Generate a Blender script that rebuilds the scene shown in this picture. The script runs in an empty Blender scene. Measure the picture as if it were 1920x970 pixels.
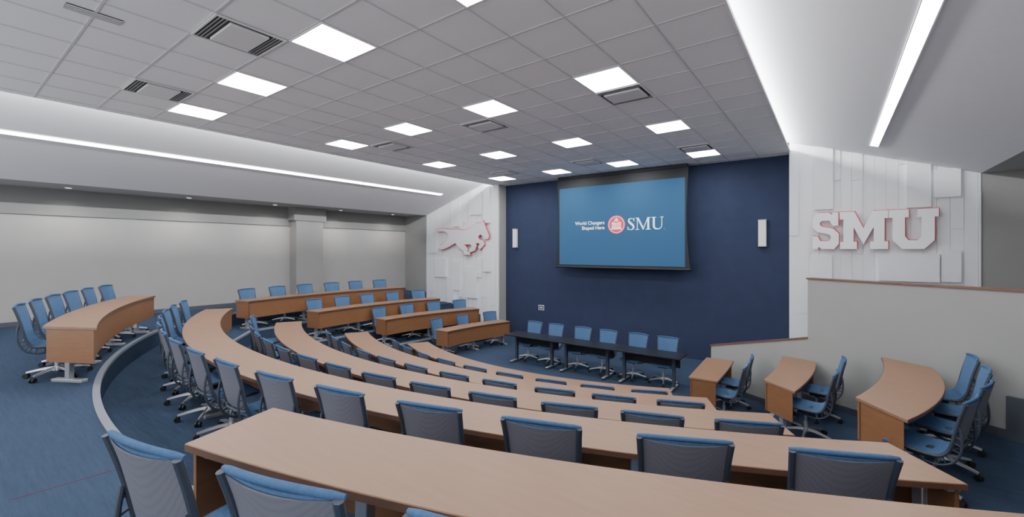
import bpy, bmesh, math, random
from mathutils import Vector, Matrix
random.seed(7)
C = bpy.context.scene.collection
XC, YC = -4.8, 13.0
CAMZ = 1.65
YAW = math.radians(36.33)
F = 816.0
def ray(u, v):
    a = (u-960)/F; b = (470-v)/F
    return (-math.sin(YAW)+a*math.cos(YAW), math.cos(YAW)+a*math.sin(YAW), b)
def on_y(u, v, y):            # measured point on a wall at depth y
    d = ray(u, v); t = y/d[1]
    return (d[0]*t, y, CAMZ+d[2]*t)
def on_z(u, v, z):
    d = ray(u, v); t = (z-CAMZ)/d[2]
    return (d[0]*t, d[1]*t, z)

# ---------------------------------------------------------------- materials
def mat(name, col, rough=0.6, metal=0.0, var=0.0, vscale=8.0, stretch=(1,1,1), bump=0.0, bscale=200.0, emit=0.0, spec=0.5):
    m = bpy.data.materials.new(name); m.use_nodes = True
    n = m.node_tree.nodes; l = m.node_tree.links
    b = n['Principled BSDF']
    b.inputs['Roughness'].default_value = rough; b.inputs['Metallic'].default_value = metal
    b.inputs['Specular IOR Level'].default_value = spec
    tc = n.new('ShaderNodeTexCoord'); mp = n.new('ShaderNodeMapping'); mp.inputs['Scale'].default_value = stretch
    l.new(tc.outputs['Object'], mp.inputs['Vector'])
    nz = n.new('ShaderNodeTexNoise'); nz.inputs['Scale'].default_value = vscale; nz.inputs['Detail'].default_value = 4
    l.new(mp.outputs['Vector'], nz.inputs['Vector'])
    r = n.new('ShaderNodeValToRGB')
    lo = [max(0, c*(1-var)) for c in col]; hi = [min(1, c*(1+var)) for c in col]
    r.color_ramp.elements[0].color = (*lo, 1); r.color_ramp.elements[1].color = (*hi, 1)
    r.color_ramp.elements[0].position = .3; r.color_ramp.elements[1].position = .7
    l.new(nz.outputs['Fac'], r.inputs['Fac']); l.new(r.outputs['Color'], b.inputs['Base Color'])
    if bump > 0:
        n2 = n.new('ShaderNodeTexNoise'); n2.inputs['Scale'].default_value = bscale
        l.new(tc.outputs['Object'], n2.inputs['Vector'])
        bp = n.new('ShaderNodeBump'); bp.inputs['Strength'].default_value = bump; bp.inputs['Distance'].default_value = .01
        l.new(n2.outputs['Fac'], bp.inputs['Height']); l.new(bp.outputs['Normal'], b.inputs['Normal'])
    if emit > 0:
        b.inputs['Emission Color'].default_value = (*col, 1); b.inputs['Emission Strength'].default_value = emit
    return m
M = {}
M['top'] = mat('desk_top_wood', (.250,.138,.080), .44, var=.06, vscale=3, stretch=(1.2,9,1), spec=.4)
M['panel'] = mat('desk_panel_wood', (.225,.104,.045), .45, var=.07, vscale=5, stretch=(1,1,7))
M['edge'] = mat('desk_edge_wood', (.13,.064,.036), .45, var=.08)
M['cap'] = mat('cap_wood', (.17,.085,.055), .45, var=.1)
M['steel'] = mat('light_grey_steel', (.50,.51,.53), .35, .6)
M['alu'] = mat('polished_aluminium', (.58,.59,.61), .28, .8)
M['fabric'] = mat('blue_fabric', (.082,.155,.285), .88, var=.12, vscale=60, bump=.3, bscale=500, spec=.15)
M['roll'] = mat('blue_rolled_edge', (.060,.120,.235), .88, var=.1, vscale=60, bump=.3, bscale=500, spec=.15)
M['slate'] = mat('slate_frame', (.036,.047,.068), .5, var=.05)
M['caster'] = mat('caster_black', (.012,.013,.016), .5)
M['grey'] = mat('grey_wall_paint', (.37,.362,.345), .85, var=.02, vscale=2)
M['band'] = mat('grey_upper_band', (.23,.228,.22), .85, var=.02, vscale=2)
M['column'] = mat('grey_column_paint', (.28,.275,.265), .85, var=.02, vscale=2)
M['greydk'] = mat('grey_ceiling_low', (.36,.36,.36), .85, var=.02)
M['partition'] = mat('partition_paint', (.33,.33,.315), .85, var=.02, vscale=2)
M['blue'] = mat('navy_wall_paint', (.031,.042,.088), .75, var=.06, vscale=3, spec=.25)
M['white'] = mat('white_panel', (.80,.81,.83), .6, var=.01)
M['soffit'] = mat('soffit_paint', (.78,.78,.80), .85, var=.01)
M['black'] = mat('black_matte', (.012,.013,.015), .6)
M['blacktop'] = mat('black_laminate', (.015,.016,.02), .35, var=.1)
M['red'] = mat('red_paint', (.60,.05,.08), .5)
M['signwhite'] = mat('sign_white', (.93,.93,.95), .5)
M['signgrey'] = mat('emblem_white', (.74,.74,.77), .5)
M['screen'] = mat('screen_blue', (.034,.092,.178), .9, emit=.50, spec=.1)
M['scrwhite'] = mat('screen_white', (.85,.9,.95), .9, emit=.7)
M['scrred'] = mat('screen_red', (.70,.06,.10), .9, emit=.3)
M['nosing'] = mat('step_nosing', (.19,.21,.24), .6)
M['base'] = mat('baseboard', (.07,.08,.10), .6)
M['ventframe'] = mat('vent_frame', (.72,.72,.72), .6)
M['ventslat'] = mat('vent_slat', (.28,.28,.28), .6)
M['ventdark'] = mat('vent_dark', (.035,.035,.035), .8)
M['plate'] = mat('outlet_plate', (.05,.05,.06), .4)
M['carpetred'] = mat('carpet_red', (.13,.04,.065), .95)
M['ceil'] = mat('ceiling_tiles', (.86,.86,.865), .95, var=.015, vscale=40, bump=.15, bscale=300)
M['tbar'] = mat('ceiling_grid_metal', (.60,.60,.61), .6)
def emis(name, col, s):
    m = bpy.data.materials.new(name); m.use_nodes = True
    n = m.node_tree.nodes; n.clear()
    o = n.new('ShaderNodeOutputMaterial'); e = n.new('ShaderNodeEmission')
    e.inputs['Color'].default_value = (*col, 1); e.inputs['Strength'].default_value = s
    m.node_tree.links.new(e.outputs[0], o.inputs[0]); return m
M['light'] = emis('panel_light', (.97,.98,1), 34)
M['strip'] = emis('strip_light', (.97,.98,1), 26)
M['down'] = emis('downlight_glow', (1,.97,.92), 2)
M['sconce'] = mat('sconce_diffuser', (.72,.72,.70), .5, emit=.15)
# perforated chair back
def mesh_mat():
    m = mat('grey_back_mesh', (.20,.215,.27), .7)
    n = m.node_tree.nodes; l = m.node_tree.links; b = n['Principled BSDF']
    tc = n.new('ShaderNodeTexCoord'); v = n.new('ShaderNodeTexVoronoi'); v.inputs['Scale'].default_value = 130; v.inputs['Randomness'].default_value = 0
    l.new(tc.outputs['Object'], v.inputs['Vector'])
    r = n.new('ShaderNodeValToRGB'); r.color_ramp.elements[0].position = .20; r.color_ramp.elements[1].position = .36
    r.color_ramp.elements[0].color = (.082,.087,.108,1); r.color_ramp.elements[1].color = (.140,.143,.176,1)
    l.new(v.outputs['Distance'], r.inputs['Fac']); l.new(r.outputs['Color'], b.inputs['Base Color'])
    return m
M['mesh'] = mesh_mat()
TX, TY = 2.0/3, 2.75/4
def carpet_mat():
    m = mat('blue_carpet', (.03,.07,.14), .97, bump=.5, bscale=260, spec=.1)
    n = m.node_tree.nodes; l = m.node_tree.links; b = n['Principled BSDF']
    tc = n.new('ShaderNodeTexCoord'); mp = n.new('ShaderNodeMapping'); mp.inputs['Scale'].default_value = (2.5, 30, 2); mp.inputs['Rotation'].default_value = (0,0,.10)
    l.new(tc.outputs['Object'], mp.inputs['Vector'])
    nz = n.new('ShaderNodeTexNoise'); nz.inputs['Scale'].default_value = 1.0; nz.inputs['Detail'].default_value = 10; nz.inputs['Roughness'].default_value = .8
    l.new(mp.outputs['Vector'], nz.inputs['Vector'])
    r = n.new('ShaderNodeValToRGB'); r.color_ramp.elements[0].position = .25; r.color_ramp.elements[1].position = .76
    r.color_ramp.elements[0].color = (.030,.045,.078,1); r.color_ramp.elements[1].color = (.056,.084,.137,1)
    l.new(nz.outputs['Fac'], r.inputs['Fac']); l.new(r.outputs['Color'], b.inputs['Base Color'])
    return m
M['carpet'] = carpet_mat()

# ---------------------------------------------------------------- mesh builder
class MB:
    def __init__(s): s.v = []; s.f = []
    def add(s, vs, fs):
        o = len(s.v); s.v += [tuple(p) for p in vs]; s.f += [tuple(i+o for i in f) for f in fs]; return s
    def box(s, x0, x1, y0, y1, z0, z1):
        return s.add([(x0,y0,z0),(x1,y0,z0),(x1,y1,z0),(x0,y1,z0),(x0,y0,z1),(x1,y0,z1),(x1,y1,z1),(x0,y1,z1)],
            [(0,3,2,1),(4,5,6,7),(0,1,5,4),(1,2,6,5),(2,3,7,6),(3,0,4,7)])
    def obox(s, c, ax, hx, hy, hz):        # box rotated about z so local x is along ax
        ux, uy = ax; L = math.hypot(ux, uy); ux /= L; uy /= L
        vs = []
        for z in (-hz, hz):
            for (a, b) in ((-hx,-hy),(hx,-hy),(hx,hy),(-hx,hy)):
                vs.append((c[0]+a*ux-b*uy, c[1]+a*uy+b*ux, c[2]+z))
        return s.add(vs, [(0,3,2,1),(4,5,6,7),(0,1,5,4),(1,2,6,5),(2,3,7,6),(3,0,4,7)])
    def prism(s, poly, z0, z1):
        n = len(poly)
        vs = [(p[0],p[1],z0) for p in poly]+[(p[0],p[1],z1) for p in poly]
        return s.add(vs, [tuple(range(n))[::-1], tuple(range(n, 2*n))]+[(i,(i+1)%n,n+(i+1)%n,n+i) for i in range(n)])
    def yprism(s, poly, y0, y1):           # polygon in x-z, extruded in y
        n = len(poly)
        vs = [(p[0],y0,p[1]) for p in poly]+[(p[0],y1,p[1]) for p in poly]
        return s.add(vs, [tuple(range(n))[::-1], tuple(range(n, 2*n))]+[(i,(i+1)%n,n+(i+1)%n,n+i) for i in range(n)])
    def strip(s, A, B, z0, z1):            # solid between two polylines
        n = len(A); vs = []
        for a, b in zip(A, B): vs += [(a[0],a[1],z0),(b[0],b[1],z0),(b[0],b[1],z1),(a[0],a[1],z1)]
        fs = [(0,1,2,3), (4*n-1,4*n-2,4*n-3,4*n-4)]
        for i in range(n-1):
            k = 4*i
            for j in range(4):
                fs.append((k+j, k+4+j, k+4+(j+1)%4, k+(j+1)%4))
        return s.add(vs, fs)
    def tube(s, pts, r, n=8, sx=1.0):
        pts = [Vector(p) for p in pts]; rs = r if isinstance(r, (list, tuple)) else [r]*len(pts)
        vs = []; prev = None
        for i, p in enumerate(pts):
            t = (pts[min(i+1,len(pts)-1)]-pts[max(i-1,0)]).normalized()
            if prev is None:
                up = Vector((0,0,1)) if abs(t.z) < .9 else Vector((1,0,0))
                a = t.cross(up).normalized()
            else:
                a = (prev - t*prev.dot(t)).normalized()
            prev = a; b = t.cross(a)
            for k in range(n):
                w = 2*math.pi*k/n
                vs.append(p + (a*math.cos(w)*sx + b*math.sin(w))*rs[i])
        m = len(pts); fs = [tuple(range(n)), tuple(range((m-1)*n, m*n))[::-1]]
        for i in range(m-1):
            for k in range(n):
                fs.append((i*n+k, i*n+(k+1)%n, (i+1)*n+(k+1)%n, (i+1)*n+k))
        return s.add(vs, fs)
    def build(s, name, m, parent=None, bevel=0, off=(0,0,0), flat=False):
        me = bpy.data.meshes.new(name)
        me.from_pydata([(p[0]-off[0],p[1]-off[1],p[2]-off[2]) for p in s.v], [], s.f)
        bm = bmesh.new(); bm.from_mesh(me); bmesh.ops.recalc_face_normals(bm, faces=bm.faces)
        if flat: bmesh.ops.triangulate(bm, faces=[f for f in bm.faces if len(f.verts) > 4], ngon_method='EAR_CLIP')
        bm.to_mesh(me); bm.free()
        if not flat:
            for p in me.polygons: p.use_smooth = True
            me.set_sharp_from_angle(angle=math.radians(38))
        me.materials.append(M[m] if isinstance(m, str) else m)
        o = bpy.data.objects.new(name, me); C.objects.link(o)
        if parent: o.parent = parent
        if bevel:
            bv = o.modifiers.new('bevel', 'BEVEL'); bv.width = bevel; bv.segments = 2; bv.limit_method = 'ANGLE'
        return o
def grow(pts, d):                            # outward offset of a closed outline
    n = len(pts); ar = sum(pts[i][0]*pts[(i+1)%n][1]-pts[(i+1)%n][0]*pts[i][1] for i in range(n)); sg = 1 if ar > 0 else -1
    out = []
    for i in range(n):
        a, p, b = pts[i-1], pts[i], pts[(i+1)%n]
        e1 = Vector((p[0]-a[0], p[1]-a[1])).normalized(); e2 = Vector((b[0]-p[0], b[1]-p[1])).normalized()
        n1 = Vector((e1.y, -e1.x))*sg; n2 = Vector((e2.y, -e2.x))*sg
        m = n1+n2
        if m.length < .2: m = n1
        m.normalize(); q = min(1.8, 1/max(.3, m.dot(n1)))
        out.append((p[0]+m.x*d*q, p[1]+m.y*d*q))
    return out
def thing(name, label, cat, loc=(0,0,0), rz=0, group=None):
    o = bpy.data.objects.new(name, None); C.objects.link(o); o.location = loc; o.rotation_euler = (0,0,rz)
    o.empty_display_size = .1
    o['label'] = label; o['category'] = cat
    if group: o['group'] = group
    return o
def struct(o): o['kind'] = 'structure'; return o
def copy_tree(root):
    r = root.copy(); C.objects.link(r)
    for ch in list(root.children):
        c = ch.copy(); C.objects.link(c); c.parent = r
        for g in list(ch.children):
            d = g.copy(); C.objects.link(d); d.parent = c
    return r
ORD = ['first','second','third','fourth','fifth','sixth','seventh','eighth','ninth','tenth','eleventh','twelfth','thirteenth','fourteenth','fifteenth','sixteenth']

# ---------------------------------------------------------------- geometry helpers
def arc(R, t0, t1, n=40):
    out = []
    for i in range(n):
        t = math.radians(t0+(t1-t0)*i/(n-1)); out.append((XC+R*math.sin(t), YC-R*math.cos(t)))
    return out
def quad3(p0, pm, p1, n=16):
    out = []
    for i in range(n):
        t = i/(n-1)
        a = 2*(t-.5)*(t-1); b = -4*t*(t-1); c = 2*t*(t-.5)
        out.append((a*p0[0]+b*pm[0]+c*p1[0], a*p0[1]+b*pm[1]+c*p1[1]))
    return out
def offset(P, d):
    out = []
    for i, p in enumerate(P):
        a = P[max(i-1,0)]; b = P[min(i+1,len(P)-1)]
        tx, ty = b[0]-a[0], b[1]-a[1]; L = math.hypot(tx, ty)
        out.append((p[0]+ty/L*d, p[1]-tx/L*d))
    return out
def lerp2(A, B, f): return [(a[0]+(b[0]-a[0])*f, a[1]+(b[1]-a[1])*f) for a, b in zip(A, B)]
def at(P, f):
    x = f*(len(P)-1); i = min(int(x), len(P)-2); k = x-i
    return (P[i][0]+(P[i+1][0]-P[i][0])*k, P[i][1]+(P[i+1][1]-P[i][1])*k)

# ---------------------------------------------------------------- room shell
ZE, ZD, ZCc, ZB, ZA = 0.0, -.32, -.64, -.96, -1.28
CZ = 3.95
YF, YB = 11.95, 12.36
XL, XR, YBK = -14.3, 3.9, -2.6
struct(MB().box(XL-.2, XR+.2, YBK-.2, YB+.1, ZA-.2, ZA).build('floor', 'carpet'))
pE = [(-13.05,12.4),(-13.0,8),(-12.7,5.0)]+arc(11.95,-33,33,60)+[(XR,4.3)]
pD = [(-11.5,12.4),(-11.55,9.65),(-11.8,7.2),(-11.45,4.8)]+arc(10.6,-32.5,29,60)+[(2.3,4.9),(XR,5.4)]
pC = [(-10.19,12.4),(-10.19,10),(-10.55,8),(-10.45,6.0)]+arc(9.25,-31.5,28,60)+[(.15,5.85),(.45,7.1),(.53,8.5),(.53,12.4),(XR,12.4)]
pB = [(-9.12,12.4),(-9.12,10.7),(-9.57,9.1),(-9.71,7.5)]+arc(7.87,-31,27,60)+[(-.85,7.28),(-.77,8.2),(-.76,9.3),(-.76,12.4),(XR,12.4)]
for P, z in ((pE,ZE),(pD,ZD),(pC,ZCc),(pB,ZB)):
    poly = P+[(XR,YBK),(XL,YBK),(XL,12.4)]
    struct(MB().prism(poly, ZA-.1, z).build('floor_tier', 'carpet'))
    Q = [p for p in P if p[1] < 11.9 and p[0] < XR-.05]
    mb = MB(); mb.strip(offset(Q,-.012), offset(Q,.055), z-.03, z+.012)
    struct(mb.build('trim_1', 'nosing'))
# thin red thread in the carpet
a = on_z(20, 938, 0); b = on_z(240, 874, 0)
struct(MB().obox(((a[0]+b[0])/2,(a[1]+b[1])/2,.001), (b[0]-a[0], b[1]-a[1]), math.hypot(b[0]-a[0],b[1]-a[1])/2, .003, .002).build('trim_2','carpetred'))

# walls
struct(MB().box(XL-.2, XL, YBK-.2, YB+.1, ZA, 3.2).build('wall_left', 'grey'))
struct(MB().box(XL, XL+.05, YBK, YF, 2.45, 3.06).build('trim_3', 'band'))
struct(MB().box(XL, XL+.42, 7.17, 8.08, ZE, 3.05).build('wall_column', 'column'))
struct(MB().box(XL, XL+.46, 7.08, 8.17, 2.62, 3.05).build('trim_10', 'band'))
struct(MB().box(XL, XL+.015, YBK, YF, 0, .1).build('baseboard_left', 'base'))
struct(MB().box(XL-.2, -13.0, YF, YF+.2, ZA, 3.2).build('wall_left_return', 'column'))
struct(MB().box(XR, XR+.2, YBK-.2, YB+.1, ZA, 3.3).build('wall_right', 'grey'))
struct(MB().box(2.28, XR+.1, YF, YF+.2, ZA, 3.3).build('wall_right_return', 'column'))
struct(MB().box(-9.55, -.6, YB, YB+.1, ZA, 4.6).build('wall_front', 'blue'))
struct(MB().box(-9.371, -9.355, YF+.02, YB, ZA, 3.96).build('wall_jamb', 'grey'))
# white relief walls
def relief(name, x0, x1, rects, w):
    struct(MB().box(x0, x1, YF, YB+.05, ZA, 4.6).build(name, 'white'))
    mb = MB(); x = x0; rnd = random.Random(int(abs(x0)*10))
    while x < x1-.02:
        xe = min(x+w, x1); z = ZA
        while z < 4.55:
            h = rnd.uniform(.9, 2.2); d = rnd.choice((.012,.012,.012,.022,.034))
            mb.box(x+.0025, xe-.0025, YF-d, YF+.01, z+.0025, min(z+h, 4.55)-.0025); z += h
        x = xe
    for (u0,v0,u1,v1,d) in rects:
        p = on_y(u0, v0, YF-d); q = on_y(u1, v1, YF-d)
        mb.box(p[0], q[0], YF-d, YF, min(q[2],p[2]), max(p[2],q[2]))
    struct(mb.build(name+'_panels', 'white'))
relief('wall_front_left', -13.0, -9.37, [(880,362,904,402,.08),(845,380,862,425,.07),(905,350,918,418,.09),(804,440,818,475,.08),(815,485,836,520,.09),(848,490,862,545,.08),(873,500,893,560,.09),(893,485,903,520,.08),(905,455,918,510,.09),(838,520,850,570,.09)], .22)
relief('wall_front_right', -.80, 2.28, [(1484,272,1524,640,.02),(1527,275,1562,392,.08),(1700,300,1746,388,.08),(1752,318,1802,368,.10),(1648,476,1762,530,.10),(1765,470,1803,530,.08),(1523,480,1560,530,.08)], .19)

# ceiling and sloped soffits
struct(MB().box(-9.6, -.80, YBK, YB, CZ, CZ+.03).build('ceiling', 'ceil'))
mb = MB()
x = -2.45-TX/2
while x > -9.6: mb.box(x-.011, x+.011, YBK, YB, CZ-.006, CZ+.001); x -= TX
x = -2.45+TX/2
while x < -.82: mb.box(x-.011, x+.011, YBK, YB, CZ-.006, CZ+.001); x += TX
y = 2.72-TY/2-7*TY
while y < YB:
    mb.box(-9.6, -.8, y-.011, y+.011, CZ-.0065, CZ+.001); y += TY
struct(mb.build('ceiling_grid', 'tbar'))
struct(MB().box(-9.62, -9.6, YBK, YF, CZ-.01, CZ+.035).box(-.80, -.78, YBK, YF, CZ-.01, CZ+.035).build('trim_4', 'signwhite'))
k = .334
zr = lambda x: 4.15-(x+.8)*k
zl = lambda x: 4.15-(-9.7-x)*k
def slope(name, xa, xb, zf):
    struct(MB().add([(xa,YBK,zf(xa)),(xb,YBK,zf(xb)),(xb,YF,zf(xb)),(xa,YF,zf(xa)),(xa,YBK,zf(xa)+.05),(xb,YBK,zf(xb)+.05),(xb,YF,zf(xb)+.05),(xa,YF,zf(xa)+.05)],
      [(0,3,2,1),(4,5,6,7),(0,1,5,4),(1,2,6,5),(2,3,7,6),(3,0,4,7)]).build(name, 'soffit'))
slope('ceiling_slope_right', -1.25, 2.28, zr)
slope('ceiling_slope_left', -13.0, -9.2, zl)
struct(MB().box(-1.27,-1.25, YBK, YF, CZ+.03, 4.4).box(-9.2,-9.18, YBK, YF, CZ+.03, 4.4).build('trim_5', 'soffit'))
struct(MB().box(-14.4, -13.0, YBK, YF, zl(-13.0), zl(-13.0)+.05).build('ceiling_low_left', 'greydk'))
struct(MB().box(2.28, XR+.1, YBK, YF, zr(2.28), zr(2.28)+.05).build('ceiling_low_right', 'greydk'))

# partition wall with wood caps on the right
P0 = (-2.12, 10.19); dv = (.856, -.5166); nv = (.5166, .856)
def PP(s, w=0): return (P0[0]+dv[0]*s+nv[0]*w, P0[1]+dv[1]*s+nv[1]*w)
def part_slab(name, prof, w0, w1, m):
    mb = MB(); n = len(prof); vs = []
    for w in (w0, w1):
        for (s, z) in prof: q = PP(s, w); vs.append((q[0], q[1], z))
    mb.add(vs, [tuple(range(n)), tuple(range(n,2*n))[::-1]]+[(i,(i+1)%n,n+(i+1)%n,n+i) for i in range(n)])
    return struct(mb.build(name, m))
S1, S2 = 2.08, 7.0
part_slab('wall_partition', [(0,ZA),(S2,ZA),(S2,1.15),(S1,1.15),(S1,.12),(0,-.42)], 0, .16, 'partition')
part_slab('trim_6', [(-.02,-.43),(S1,.12),(S1,.150),(-.02,-.400)], -.015, .175, 'cap')
part_slab('trim_7', [(S1-.02,1.15),(S2,1.15),(S2,1.178),(S1-.02,1.178)], -.015, .175, 'cap')
part_slab('baseboard_right', [(0,ZA),(1.62,ZA),(1.62,ZA+.1),(0,ZA+.1)], -.015, 0, 'base')
part_slab('baseboard_middle', [(1.6,ZB),(3.15,ZB),(3.15,ZB+.1),(1.6,ZB+.1)], -.015, 0, 'base')
part_slab('baseboard_near', [(3.12,ZCc),(S2,ZCc),(S2,ZCc+.1),(3.12,ZCc+.1)], -.015, 0, 'base')
part_slab('trim_8', [(4.5,ZCc),(6.5,ZCc),(6.5,-.12),(4.5,-.12)], -.06, 0, 'base')

# ---------------------------------------------------------------- lights
def lamp(name, loc, d, sx, sy, e, col=(1,1,1)):
    L = bpy.data.lights.new(name, 'AREA'); L.shape = 'RECTANGLE'; L.size = sx; L.size_y = sy; L.energy = e; L.color = col
    o = bpy.data.objects.new(name, L); C.objects.link(o); o.location = loc
    o.rotation_euler = Vector(d).to_track_quat('-Z', 'Y').to_euler()
    return o
ymid = (YBK+YF)/2; ylen = YF-YBK-.1
lamp('cove_lamp', (-9.30, ymid, 4.13), (-1,0,-.12), ylen, .06, 500, (.95,.97,1))
lamp('cove_lamp', (-1.12, ymid, 4.13), (1,0,-.12), ylen, .06, 500, (.95,.97,1))
for x in (-2.45,-4.45,-6.45,-8.45): lamp('ceiling_lamp', (x, -.05, CZ-.01), (0,0,-1), .6, .6, 36)
for y in (-.3, 1.95, 4.2, 6.4, 8.6, 10.8):
    L = bpy.data.lights.new('down_spot', 'SPOT'); L.energy = 46; L.spot_size = math.radians(125); L.spot_blend = 1; L.shadow_soft_size = .05; L.color = (1,.97,.93)
    o = bpy.data.objects.new('down_spot', L); C.objects.link(o); o.location = (-13.55, y, 3.0); o.rotation_euler = Vector((-.25,0,-1)).to_track_quat('-Z','Y').to_euler()
w = bpy.data.worlds.new('World'); bpy.context.scene.world = w; w.use_nodes = True
w.node_tree.nodes['Background'].inputs[0].default_value = (.94,.96,1,1); w.node_tree.nodes['Background'].inputs[1].default_value = 2.1

# recessed downlights
zc = zl(-13.0)
dl = None
for i, y in enumerate((1.95, 4.2, 6.4, 8.6, 10.8)):
    lab = 'small round recessed downlight above the grey left wall, %s from the left' % ORD[i]
    if dl is None:
        dl = thing('recessed_downlight', lab, 'downlight', (-13.65, y, zc), 0, 'recessed downlights by the left wall')
        mb = MB(); mb.tube([(0,0,-.012),(0,0,.0)], .07, 20); mb.build('trim_ring', 'ventframe', dl)
        mb = MB(); mb.tube([(0,0,-.016),(0,0,-.011)], .05, 20); mb.build('lens', 'down', dl)
    else:
        d = copy_tree(dl); d.location = (-13.65, y, zc); d['label'] = lab
# strip lights
def strip_light(label, x, zf, y0, y1, sgn):
    t = thing('linear_strip_light', label, 'strip light', (x, (y0+y1)/2, zf(x)), 0)
    hl = (y1-y0)/2; w = .06
    dz = lambda a: (zf(x+a)-zf(x))
    def sl(a0, a1, e0, e1, name, m):
        vs = [(a0,e0,dz(a0)-.012),(a1,e0,dz(a1)-.012),(a1,e1,dz(a1)-.012),(a0,e1,dz(a0)-.012),(a0,e0,dz(a0)),(a1,e0,dz(a1)),(a1,e1,dz(a1)),(a0,e1,dz(a0))]
        MB().add(vs, [(0,3,2,1),(4,5,6,7),(0,1,5,4),(1,2,6,5),(2,3,7,6),(3,0,4,7)]).build(name, m, t)
    sl(-w, w, -hl, hl, 'diffuser', 'strip')
    sl(-w-.01, -w, -hl-.01, hl+.01, 'edge_trim', 'signwhite'); sl(w, w+.01, -hl-.01, hl+.01, 'edge_trim', 'signwhite')
strip_light('long glowing linear strip light set in the left sloped soffit', -11.2, zl, YBK+.1, 11.0, 1)
strip_light('long glowing linear strip light set in the right sloped soffit', .65, zr, YBK+.1, 10.85, 1)
# square ceiling lights
rows = [10.97, 8.22, 5.47, 2.72]; cols = [-8.45,-6.45,-4.45,-2.45]
cl = None
for i, y in enumerate(rows):
    for j, x in enumerate(cols):
        lab = 'square glowing ceiling panel light, %s row from the screen wall, %s from left' % (ORD[i], ORD[j])
        if cl is None:
            cl = thing('ceiling_light', lab, 'ceiling light', (x,y,CZ), 0, 'square ceiling lights')
            a, b, t = .325, .335, .018
            mb = MB(); mb.box(-a,a,-b,-b+t,-.015,0).box(-a,a,b-t,b,-.015,0).box(-a,-a+t,-b+t,b-t,-.015,0).box(a-t,a,-b+t,b-t,-.015,0)
            mb.build('frame', 'signwhite', cl)
            MB().box(-a+t,a-t,-b+t,b-t,-.012,-.002).build('diffuser', 'light', cl)
        else:
            d = copy_tree(cl); d.location = (x,y,CZ); d['label'] = lab
vt = None
for i, y in enumerate((10.28, 6.16, 2.03)):
    for j, x in enumerate((-7.79,-5.12,-2.45)):
        if i == 2 and j == 2: continue
        lab = 'square slotted ceiling air vent, %s row from the screen wall, %s from left' % (ORD[i], ORD[j])
        if vt is None:
            vt = thing('ceiling_vent', lab, 'vent', (x,y,CZ), 0, 'square ceiling vents')
            mb = MB().box(-.33,.33,-.34,.34,-.009,0); mb.build('backing', 'ventdark', vt)
            mb = MB().box(-.33,.33,-.34,-.322,-.022,0).box(-.33,.33,.322,.34,-.022,0).box(-.33,-.312,-.322,.322,-.022,0).box(.312,.33,-.322,.322,-.022,0)
            mb.build('frame', 'ventframe', vt)
            for s in (-1, 1):
                mb = MB()
                for q in range(3): mb.box(-.31,.31, s*(.225+q*.033)-.005, s*(.225+q*.033)+.005, -.020, -.004)
                mb.build('slats', 'ventslat', vt)
            MB().box(-.265,.265,-.188,.188,-.034,-.006).build('centre_plate', 'ventframe', vt, .006)
        else:
            d = copy_tree(vt); d.location = (x,y,CZ); d['label'] = lab
t = thing('linear_vent', 'small narrow linear vent at upper left corner of the ceiling', 'vent', (-5.78,1.0,CZ))
MB().box(-.07,.07,-.2,.2,-.009,0).build('backing', 'ventdark', t)
mb = MB()
for q in range(4): mb.box(-.07+q*.04,-.05+q*.04,-.2,.2,-.014,0)
mb.build('slats', 'ventframe', t)

# ---------------------------------------------------------------- wall things
for i, (u, lab) in enumerate(((968,'white rectangular wall sconce on navy wall left of the screen'),(1430,'white rectangular wall sconce on navy wall right of the screen'))):
    p = on_y(u, 450, YB)
    t = thing('wall_sconce', lab, 'wall light', (p[0], YB, 2.08), 0, 'wall sconces')
    MB().box(-.07,.07,-.02,0,-.31,.31).build('backplate', 'steel', t)
    MB().box(-.085,.085,-.11,-.02,-.31,.31).build('diffuser', 'sconce', t, .01)
    MB().box(-.09,.09,-.115,0,.31,.33).build('end_cap', 'steel', t)
    MB().box(-.09,.09,-.115,0,-.33,-.31).build('end_cap', 'steel', t)
p = on_y(1015, 577, YB)
t = thing('wall_outlet', 'small dark rectangular outlet plate low on the navy wall', 'outlet', (p[0], YB, p[2]))
MB().box(-.11,.11,-.012,0,-.085,.085).build('plate', 'ventframe', t, .004)
MB().box(-.09,.09,-.016,-.012,-.065,.065).build('insert', 'plate', t)
MB().box(-.05,-.01,-.019,-.016,-.03,.03).build('socket', 'ventframe', t)
MB().box(.01,.05,-.019,-.016,-.03,.03).build('socket', 'ventframe', t)

# projection screen
YS = 11.95
t = thing('projection_screen', 'large pull-down projection screen showing a blue slide on the navy wall', 'screen', (-5.02, YS, 1.15))
o = (-5.02, YS, 1.15)
MB().box(-6.98,-3.06,YS-.03,YS+.10,3.85,CZ-.007).build('housing', 'black', t, .01, o)
L = []; Rr = []
for i in range(13):
    f = i/12; z = 3.86+(1.16-3.86)*f
    e = .10*(2*f-1)**2 * (1.0 if f > .5 else .55)
    L.append((-6.965-e, z)); Rr.append((-3.085+e, z))
MB().yprism(L+Rr[::-1], YS, YS+.006).build('black_border', 'black', t, 0, o)
MB().box(-6.925,-3.125,YS-.004,YS,1.215,3.585).build('picture', 'screen', t, 0, o)
mb = MB(); mb.tube([(-7.07,YS,1.14),(-2.98,YS,1.14)], .03, 12); mb.build('bottom_bar', 'black', t, 0, o)
YT = YS-.008
def ribbon(pts):
    A=[];B=[]
    for i,(x,z,wd) in enumerate(pts):
        a=pts[max(i-1,0)]; b=pts[min(i+1,len(pts)-1)]
        tx,tz=b[0]-a[0],b[1]-a[1]; l=math.hypot(tx,tz)
        A.append((x-tz/l*wd/2, z+tx/l*wd/2)); B.append((x+tz/l*wd/2, z-tx/l*wd/2))
    return A,B
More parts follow.
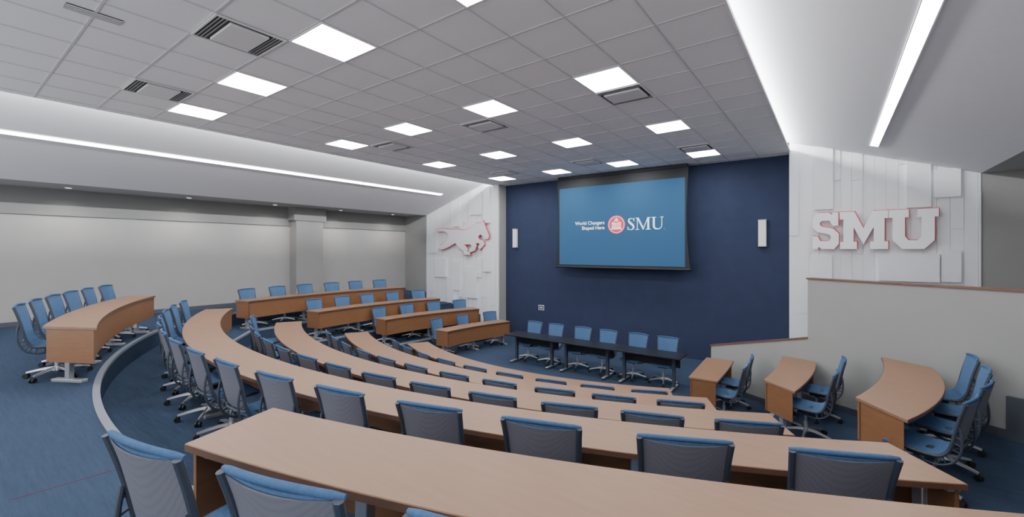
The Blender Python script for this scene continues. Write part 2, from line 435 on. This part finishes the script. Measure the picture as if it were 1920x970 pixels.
def cr(pts, n=6):
    out=[]
    for i in range(len(pts)-1):
        p0=pts[max(i-1,0)];p1=pts[i];p2=pts[i+1];p3=pts[min(i+2,len(pts)-1)]
        for k2 in range(n):
            s=k2/n
            out.append(tuple(.5*((2*b)+(-a+c)*s+(2*a-5*b+4*c-d)*s*s+(-a+3*b-3*c+d)*s**3) for a,b,c,d in zip(p0,p1,p2,p3)))
    out.append(tuple(pts[-1])); return out
def rib_add(mb, pts, ox, oz, sc, y=YT, d=.003):
    A,B = ribbon(cr(pts))
    for i in range(len(A)-1):
        q=[A[i],A[i+1],B[i+1],B[i]]
        mb.yprism([(ox+x*sc,oz+z*sc) for x,z in q], y-d, y)
# serif wordmark
mb = MB(); h = .335; zb = 2.235
def R_(ox, x0, z0, x1, z1): mb.yprism([(ox+x0*h,zb+z0*h),(ox+x1*h,zb+z0*h),(ox+x1*h,zb+z1*h),(ox+x0*h,zb+z1*h)], YT-.003, YT)
def Q_(ox, pts): mb.yprism([(ox+x*h,zb+z*h) for x,z in pts], YT-.003, YT)
ox = -4.70
rib_add(mb, [(.58,.74,.02),(.52,.9,.04),(.34,.975,.05),(.16,.9,.10),(.13,.74,.14),(.26,.59,.17),(.42,.45,.17),(.55,.28,.14),(.5,.1,.10),(.32,.025,.05),(.13,.08,.04),(.05,.26,.02)], ox, zb, h)
R_(ox,.56,.72,.60,1.0); R_(ox,.03,.0,.07,.28)
ox = -4.70+.72*h
R_(ox,.12,0,.17,1); R_(ox,0,0,.3,.04); R_(ox,0,.96,.24,1); Q_(ox,[(.1,1),(.26,1),(.70,.12),(.63,0)]); Q_(ox,[(.60,0),(.66,0),(1.08,1),(1.02,1)])
R_(ox,1.0,0,1.15,1); R_(ox,.87,0,1.28,.04); R_(ox,1.0,.96,1.28,1)
ox = -4.70+2.06*h
R_(ox,.12,.3,.27,1); R_(ox,0,.96,.39,1); R_(ox,.82,.3,.87,1); R_(ox,.70,.96,.99,1)
rib_add(mb, [(.195,.32,.15),(.21,.2,.145),(.28,.09,.12),(.40,.035,.09),(.55,.02,.07),(.70,.07,.06),(.80,.17,.05),(.845,.32,.05)], ox, zb, h)
R_(ox, 1.03,.0,1.06,.03)
mb.build('wordmark', 'scrwhite', t, 0, o)
def text_part(body, size, xr, z, name):
    cu = bpy.data.curves.new(name, 'FONT'); cu.body = body; cu.size = size; cu.align_x = 'RIGHT'; cu.extrude = .001; cu.offset = .001
    ob = bpy.data.objects.new('tmp', cu); C.objects.link(ob)
    bpy.context.view_layer.update()
    me = bpy.data.meshes.new_from_object(ob.evaluated_get(bpy.context.evaluated_depsgraph_get()))
    bpy.data.objects.remove(ob); me.name = name
    me.transform(Matrix.Translation((xr-o[0], YT-.002-o[1], z-o[2])) @ Matrix.Rotation(math.pi/2, 4, 'X'))
    me.materials.clear(); me.materials.append(M['scrwhite'])
    ob = bpy.data.objects.new(name, me); C.objects.link(ob); ob.parent = t
text_part('World Changers', .142, -5.40, 2.43, 'slogan_text'); text_part('Shaped Here', .142, -5.40, 2.28, 'slogan_text')
cx, cz = -5.03, 2.40
circ = lambda r, n=40: [(cx+r*math.cos(2*math.pi*i/n), cz+r*math.sin(2*math.pi*i/n)) for i in range(n)]
lg = MB().yprism(circ(.265), YT-.003, YT).build('logo_disc', 'scrred', t, 0, o)
mb = MB()
A = circ(.228); B = circ(.240)
for i in range(40): j=(i+1)%40; mb.yprism([A[i],A[j],B[j],B[i]], YT-.006, YT-.003)
def rr(x0,z0,x1,z1): mb.yprism([(cx+x0,cz+z0),(cx+x1,cz+z0),(cx+x1,cz+z1),(cx+x0,cz+z1)], YT-.006, YT-.003)
rr(-.16,-.135,.16,-.115); rr(-.145,-.105,.145,-.088); rr(-.145,.03,.145,.048)
for i in range(6): rr(-.135+i*.049,-.088,-.135+i*.049+.025,.03)
# open pediment (outline only) and low dome
mb.yprism([(cx-.15,cz+.058),(cx-.12,cz+.058),(cx,cz+.098),(cx+.12,cz+.058),(cx+.15,cz+.058),(cx,cz+.112)], YT-.006, YT-.003)
mb.yprism([(cx+.06*math.cos(math.pi*i/10), cz+.125+.045*math.sin(math.pi*i/10)) for i in range(11)], YT-.006, YT-.003)
rr(-.006,.168,.006,.20)
mb.build('logo_building', 'scrwhite', t, 0, o)

# block wall letters
LET = {
'S': ([(.02,0),(.02,.36),(.2,.36),(.3,.22),(.58,.22),(.66,.28),(.66,.36),(.58,.41),(.2,.47),(.02,.6),(.02,.86),(.18,1),(.60,1),(.70,.94),(.74,1),(.92,1),(.92,.64),(.72,.64),(.62,.78),(.36,.78),(.28,.73),(.28,.67),(.36,.62),(.74,.56),(.94,.42),(.94,.14),(.78,0),(.34,0),(.24,.06),(.2,0)], .96),
'M': ([(0,0),(0,.2),(.08,.2),(.08,.8),(0,.8),(0,1),(.34,1),(.55,.55),(.76,1),(1.1,1),(1.1,.8),(1.02,.8),(1.02,.2),(1.1,.2),(1.1,0),(.7,0),(.7,.2),(.78,.2),(.78,.58),(.55,.12),(.32,.58),(.32,.2),(.4,.2),(.4,0)], 1.1),
'U': ([(0,1),(.42,1),(.42,.8),(.34,.8),(.34,.32),(.42,.22),(.60,.22),(.68,.32),(.68,.8),(.60,.8),(.60,1),(1.02,1),(1.02,.8),(.94,.8),(.94,.22),(.74,0),(.28,0),(.08,.22),(.08,.8),(0,.8)], 1.02)}
for ch, x0, x1 in (('S',-.36,.13),('M',.14,.93),('U',.94,1.68)):
    poly, wd = LET[ch]; sx = (x1-x0)/wd; hh = .80; z0 = 1.68
    t2 = thing('wall_letter', 'large white raised block letter %s with red edges on the white wall' % ch, 'letter', (x0, YF-.12, z0), 0, 'large wall letters')
    pts = [(x0+a*sx, z0+b*hh) for a, b in poly]
    oo = (x0, YF-.12, z0)
    MB().yprism([(a+.012, b+.007) for a, b in grow(pts, .006)], YF-.145, YF-.115).build('red_edge', 'red', t2, 0, oo, True)
    MB().yprism(pts, YF-.17, YF-.145).build('face', 'signwhite', t2, 0, oo, True)
# running horse emblem
hp = [(817,430),(822,435),(831,434),(838,437),(840,443),(838,450),(833,456),(825,460),(821,467),(830,468),(840,464),(848,459),(853,456),(857,461),(863,467),(869,471),(870,478),(881,478),(879,470),(873,463),(870,458),(876,459),(881,458),(884,461),(883,465),(876,469),(880,474),(890,470),(893,461),(892,456),(896,456),(900,458),(896,463),(900,468),(908,459),(906,452),(898,449),(896,445),(898,441),(901,440),(905,443),(909,449),(915,448),(916,441),(911,430),(908,421),(905,414),(901,418),(893,419),(885,425),(877,430),(867,432),(856,430),(847,431),(840,430),(830,429)]
pts = [(q[0], q[2]) for q in (on_y(u, v, YF-.16) for u, v in hp)]
cxh = sum(a for a, b in pts)/len(pts); oo = (cxh, YF-.11, 2.0)
t2 = thing('horse_emblem', 'white galloping horse emblem with red edges on the left white wall', 'emblem', oo)
MB().yprism(grow(pts, .022), YF-.135, YF-.105).build('red_edge', 'red', t2, 0, oo, True)
MB().yprism(pts, YF-.16, YF-.135).build('face', 'signgrey', t2, 0, oo, True)

# ---------------------------------------------------------------- desks
def desk(label, inner, outer, zf, legs, group='curved wood desks', panelh=.40):
    m = at(lerp2(inner, outer, .5), .5); o = (m[0], m[1], zf)
    t = thing('curved_desk', label, 'desk', o, 0, group)
    H = zf+.73; th = .035
    MB().strip(inner, outer, H-th, H).build('desk_top', 'top', t, .004, o)
    MB().strip(lerp2(inner,outer,-.004), lerp2(inner,outer,.0), H-th, H-.004).build('edge_band', 'edge', t, 0, o)
    MB().strip(lerp2(inner,outer,1.0), lerp2(inner,outer,1.004), H-th, H-.004).build('edge_band', 'edge', t, 0, o)
    MB().strip(lerp2(inner,outer,.05), lerp2(inner,outer,.09), H-th-panelh, H-th).build('front_panel', 'panel', t, 0, o)
    for e in (0, 1):
        i0, i1 = (0, 1) if e == 0 else (len(inner)-1, len(inner)-2)
        a = lerp2(inner,outer,.05)[i0]; b = lerp2(inner,outer,.93)[i0]
        c = lerp2(inner,outer,.05)[i1]
        d = (c[0]-a[0], c[1]-a[1]); L = math.hypot(*d); d = (d[0]/L, d[1]/L)
        sh = lambda p, k2: (p[0]+d[0]*k2, p[1]+d[1]*k2)
        MB().prism([sh(a,.01), sh(b,.01), sh(b,.032), sh(a,.032)], H-th-panelh, H-th).build('end_panel', 'panel', t, 0, o)
    for f in legs:
        a = at(inner, f); b = at(outer, f); d = (b[0]-a[0], b[1]-a[1]); c = ((a[0]*.45+b[0]*.55), (a[1]*.45+b[1]*.55))
        lg = MB().obox((c[0],c[1],zf+.36), d, .035, .03, .335).build('leg', 'steel', t, .006, o)
        ft = MB().obox((c[0],c[1],zf+.02), d, .22, .04, .02).build('foot', 'steel', lg, .006, o)
        MB().obox((c[0],c[1],zf+.68), d, .19, .035, .014).build('bracket', 'steel', lg, 0, o)
    return t
def arc_desk(label, R, ti0, ti1, to0, to1, zf, legs, dep=.5):
    return desk(label, arc(R-dep, ti0, ti1), arc(R, to0, to1), zf, legs)
RO = {'E':12.47,'D':11.1,'C':9.75,'B':8.37,'A':7.0}
arc_desk('nearest curved wood desk running along the bottom of the photo', RO['E'], 10.4, 32, 10.7, 32, ZE, [.03,.2,.4,.6,.8,.97])
arc_desk('curved wood desk on the top tier at far left with six chairs', RO['E'], -32, -10.9, -32.4, -13.6, ZE, [.04,.33,.66,.93])
def legf(n): return [(i+.02)/(n-1) if i == 0 else (i-.02)/(n-1) if i == n-1 else i/(n-1) for i in range(n)]
arc_desk('longest curved wood desk, second nearest, sweeping from left to lower right', RO['D'], -31.8, 28.7, -31.8, 29.0, ZD, legf(8))
arc_desk('middle curved wood desk of the centre block, third from the stage', RO['C'], -30.1, 27.8, -30.1, 27.8, ZCc, legf(8))
arc_desk('curved wood desk of the centre block, second from the stage', RO['B'], -29.5, 26.5, -29.5, 26.5, ZB, legf(6))
arc_desk('front curved wood desk of the centre block, closest to the stage', RO['A'], -28, 24.6, -28, 24.6, ZA, legf(5))
WL = {
 'D': (quad3((-11.5,4.77),(-11.85,7.2),(-11.6,9.65)), ZD, 6, 'longest wood desk of the left side wing, farthest back of the four'),
 'C': (quad3((-10.5,6.0),(-10.6,8.0),(-10.24,10.0)), ZCc, 5, 'wood desk of the left side wing with five chairs, third from the stage'),
 'B': (quad3((-9.76,7.5),(-9.62,9.1),(-9.17,10.7)), ZB, 4, 'wood desk of the left side wing with four chairs, second from the stage'),
 'A': (quad3((-8.4,8.5),(-8.33,9.7),(-8.04,10.85)), ZA, 3, 'short wood desk of the left side wing beside the black tables')}
for kk in 'DCBA':
    inn, z, n, lab = WL[kk]
    desk(lab, inn, offset(inn, -.5), z, [.04,.5,.96] if n < 5 else [.03,.35,.65,.97])
WR = {
 'C': (quad3((.2,5.9),(.5,7.1),(.58,8.35)), quad3((.56,5.38),(1.0,6.7),(1.07,7.98)), ZCc, 'nearest wood desk of the right side wing with four chairs'),
 'B': (quad3((-.8,7.28),(-.72,8.2),(-.71,9.15)), quad3((-.4,6.9),(-.24,8.0),(-.22,8.95)), ZB, 'middle wood desk of the right side wing'),
 'A': (quad3((-2.01,7.93),(-2.05,8.8),(-2.08,9.6)), quad3((-1.55,7.95),(-1.55,8.8),(-1.58,9.6)), ZA, 'short wood desk of the right side wing beside the black tables')}
for kk in 'CBA':
    inn, out, z, lab = WR[kk]
    desk(lab, inn, out, z, [.06,.94])

# ---------------------------------------------------------------- stage tables
for i in range(3):
    x0 = -6.95+i*1.49; x1 = x0+1.486
    t = thing('folding_table', 'black rectangular table on the stage floor, %s from the left' % ORD[i], 'table', ((x0+x1)/2, 9.4, ZA), 0, 'black tables in a row before the navy wall')
    w = (x1-x0)/2
    MB().box(-w,w,-.3,.3,.70,.73).build('table_top', 'blacktop', t, .003)
    MB().box(-w+.12,w-.12,.18,.195,.42,.70).build('modesty_panel', 'black', t)
    for s in (-1, 1):
        mb = MB(); mb.box(s*(w-.2)-.03, s*(w-.2)+.03, -.035, .035, .05, .70)
        lg = mb.build('leg', 'slate', t)
        MB().box(s*(w-.2)-.03, s*(w-.2)+.03, -.27, .27, .02, .055).build('foot', 'steel', lg, .008)
        for q in (-.25, .25):
            mb = MB(); mb.tube([(s*(w-.2)-.02,q,.025),(s*(w-.2)+.02,q,.025)], .025, 10); mb.build('caster', 'caster', lg)

# ---------------------------------------------------------------- chair
def sheet(prof, th, ns=9, xin=1.0):
    P = cr(prof, 4); mb = MB(); n = len(P); vs = []; m = ns
    for side in (0, 1):
        for i, (y, z, hw, bow) in enumerate(P):
            a = P[max(i-1,0)]; b = P[min(i+1,n-1)]
            ty, tz = b[0]-a[0], b[1]-a[1]; l = math.hypot(ty, tz)
            ny, nz = tz/l*-1, ty/l
            for j in range(m):
                s = -1+2*j/(m-1)
                off = bow*(1-s*s)+th*side
                vs.append((s*hw*xin, y+ny*off, z+nz*off))
    fs = []
    N = n*m
    for i in range(n-1):
        for j in range(m-1):
            q = i*m+j; fs.append((q,q+1,q+m+1,q+m)); fs.append((N+q,N+q+m,N+q+m+1,N+q+1))
    for i in range(n-1):
        q = i*m; fs.append((q,q+m,N+q+m,N+q)); q = i*m+m-1; fs.append((q,N+q,N+q+m,q+m))
    for j in range(m-1):
        fs.append((j,N+j,N+j+1,j+1)); q=(n-1)*m+j; fs.append((q,q+1,N+q+1,N+q))
    mb.add(vs, fs); return mb
chair = thing('task_chair', 'x', 'chair', (0,0,0))
seatp = [(.235,.41,.20,0),(.232,.442,.212,.004),(.18,.462,.22,.012),(.05,.456,.223,.018),(-.08,.447,.221,.02),(-.16,.456,.215,.02),(-.205,.492,.210,.018)]
backp = [(-.205,.492,.212,.022),(-.235,.55,.207,.030),(-.255,.63,.206,.036),(-.275,.73,.208,.038),(-.30,.85,.215,.036),(-.332,.960,.224,.030)]
sheet(seatp, .022).build('seat', 'fabric', chair)
sheet(backp, .008).build('backrest', 'fabric', chair)
bk2 = [(y-.012, z, hw-.006, bow) for (y,z,hw,bow) in backp[1:-1]]+[(-.340,.945,.214,.030)]
sheet(bk2, .005).build('mesh_back', 'mesh', chair)
rollp = []
for i in range(13):
    s = -1+2*i/12; rollp.append((s*.243, -.338-.032*(1-s*s)+.010, .966-.012*s*s))
mb = MB(); mb.tube(rollp, [.009]+[.0135]*11+[.009], 10); mb.build('top_roll', 'roll', chair)
for s in (-1, 1):
    rail = [(s*.222,.16,.445),(s*.227,.04,.44),(s*.226,-.08,.432),(s*.224,-.17,.44),(s*.219,-.22,.482),(s*.216,-.252,.56),(s*.215,-.27,.65),(s*.218,-.288,.74),(s*.224,-.315,.85),(s*.232,-.345,.952)]
    mb = MB(); mb.tube(cr(rail,3), .0155, 8, 1.15); mb.build('side_rail', 'slate', chair)
    sp = cr([(s*.10,.03,.36),(s*.18,-.06,.352),(s*.212,-.17,.358),(s*.219,-.26,.41),(s*.219,-.31,.51),(s*.217,-.318,.63),(s*.217,-.302,.74)], 4)
    mb = MB(); mb.tube(sp, .011, 8)
    rl = cr(rail, 3)
    for q in sp[8::2]:
        near = min(rl, key=lambda p: (Vector(p)-Vector(q)).length)
        if (Vector(near)-Vector(q)).length > .02: mb.tube([q, near], .006, 6)
    mb.build('ribbed_spine', 'slate', chair)
mb = MB(); mb.tube([(-.212,-.25,.525),(-.1,-.285,.52),(.1,-.285,.52),(.212,-.25,.525)], .013, 8); mb.build('back_crossbar', 'slate', chair)
mb = MB(); mb.box(-.10,.10,-.11,.09,.350,.382).box(-.06,.06,-.09,.07,.382,.43); mb.build('seat_bracket', 'slate', chair, .01)
mb = MB(); mb.tube([(0,0,.10),(0,0,.22)], .028, 14).tube([(0,0,.2),(0,0,.355)], .018, 12); mb.build('column', 'steel', chair)
mb = MB(); mb.tube([(0,0,.085),(0,0,.135)], [.05,.038], 16); mb.build('hub', 'alu', chair)
for q in range(5):
    w = math.radians(90+72*q+18); cx_, sy_ = math.cos(w), math.sin(w)
    mb = MB()
    pr = [(.03,.118,.024,.016),(.12,.112,.020,.014),(.22,.095,.016,.012),(.31,.075,.013,.010)]
    vs = []
    for (r, z, hw, hh) in pr:
        for (a, b) in ((-1,-1),(1,-1),(.7,1),(-.7,1)):
            vs.append((r*cx_-a*hw*sy_, r*sy_+a*hw*cx_, z+b*hh))
    fs = [(0,1,2,3),(15,14,13,12)]
    for i in range(3):
        for j in range(4): fs.append((4*i+j,4*i+4+j,4*i+4+(j+1)%4,4*i+(j+1)%4))
    mb.add(vs, fs); lg = mb.build('leg', 'alu', chair)
    mb = MB(); r = .31
    for a in (-.018, .018):
        c = Vector((r*cx_, r*sy_, .03)); ax = Vector((-sy_, cx_, 0))
        mb.tube([c+ax*(a-.009), c+ax*(a+.009)], .03, 12)
    mb.tube([(r*cx_,r*sy_,.03),(r*cx_,r*sy_,.08)], .008, 6)
    mb.build('caster', 'caster', lg)
used = [False]
rnd = random.Random(3)
def place(x, y, z, fx, fy, label, group, jit=3):
    if not used[0]: c = chair; used[0] = True
    else: c = copy_tree(chair)
    c.location = (x, y, z); c.rotation_euler = (0,0,math.atan2(-fx, fy)+math.radians(rnd.uniform(-jit,jit)))
    c['label'] = label; c['group'] = group
    return c
def arc_chairs(angs, rb, z, desc, group, side='right'):
    for i, a in enumerate(angs):
        t = math.radians(a); R = rb-.335
        place(XC+R*math.sin(t), YC-R*math.cos(t), z, -math.sin(t), math.cos(t), 'blue swivel chair, %s from the %s, behind %s' % (ORD[i], side, desc), group)
arc_chairs([12.7,15.65,18.75], 12.84, ZE, 'the nearest curved desk', 'chairs behind the nearest desk', 'left')
arc_chairs([-15.9-3.15*i for i in range(6)], 12.74, ZE, 'the top tier desk at far left', 'chairs at the far left desk', 'near end')
arc_chairs([25.3-3.9*i for i in range(15)], 11.36, ZD, 'the longest curved desk', 'chairs behind the longest curved desk')
arc_chairs([25.0-4.0*i for i in range(14)], 10.14, ZCc, 'the third curved centre desk from the stage', 'chairs behind the third curved desk')
arc_chairs([23.3-4.65*i for i in range(11)], 8.80, ZB, 'the second curved centre desk from the stage', 'chairs behind the second curved desk')
arc_chairs([21.4-5.5*i for i in range(9)], 7.45, ZA, 'the frontmost curved centre desk', 'chairs behind the front curved desk')
def wing_chairs(outer, sgn, n, z, desc, group, f0=.1, f1=.9, dist=.27):
    for i in range(n):
        f = f0+(f1-f0)*(i/(n-1) if n > 1 else .5)
        p = at(outer, f); q = at(outer, min(1, f+.03)); r = at(outer, max(0, f-.03))
        tx, ty = q[0]-r[0], q[1]-r[1]; L = math.hypot(tx, ty); nx, ny = ty/L*sgn, -tx/L*sgn    # outward
        d = dist-.335
        place(p[0]+nx*d, p[1]+ny*d, z, -nx, -ny, 'blue swivel chair, %s from near end, at %s' % (ORD[i], desc), group, 5)
wing_chairs(offset(WL['D'][0], -.5), -1, 6, ZD, 'the longest left wing desk', 'chairs at the left wing')
wing_chairs(offset(WL['C'][0], -.5), -1, 5, ZCc, 'third left wing desk from the stage', 'chairs at the left wing')
wing_chairs(offset(WL['B'][0], -.5), -1, 4, ZB, 'second left wing desk from the stage', 'chairs at the left wing', .1, .9)
wing_chairs(offset(WL['A'][0], -.5), -1, 3, ZA, 'the short left wing desk', 'chairs at the left wing', .12, .88)
wing_chairs(WR['C'][1], 1, 4, ZCc, 'the nearest right wing desk', 'chairs at the right wing', .12, .92, .33)
wing_chairs(WR['B'][1], 1, 2, ZB, 'the middle right wing desk', 'chairs at the right wing', .2, .65, .36)
wing_chairs(WR['A'][1], 1, 2, ZA, 'the short right wing desk', 'chairs at the right wing', .22, .68, .36)
for i, x in enumerate((-6.6,-5.93,-5.12,-4.45,-3.69,-3.0)):
    place(x, 10.05-.335, ZA, 0, -1, 'blue swivel chair facing the room, %s from left along the black tables' % ORD[i], 'chairs at the black tables')

# ---------------------------------------------------------------- camera
cam = bpy.data.cameras.new('Camera'); co = bpy.data.objects.new('Camera', cam); C.objects.link(co)
co.location = (0,0,CAMZ); co.rotation_euler = (math.pi/2, 0, YAW)
cam.sensor_width = 36; cam.lens = F/1920*36; cam.shift_y = -15/1920; cam.clip_start = .02; cam.clip_end = 200
bpy.context.scene.camera = co
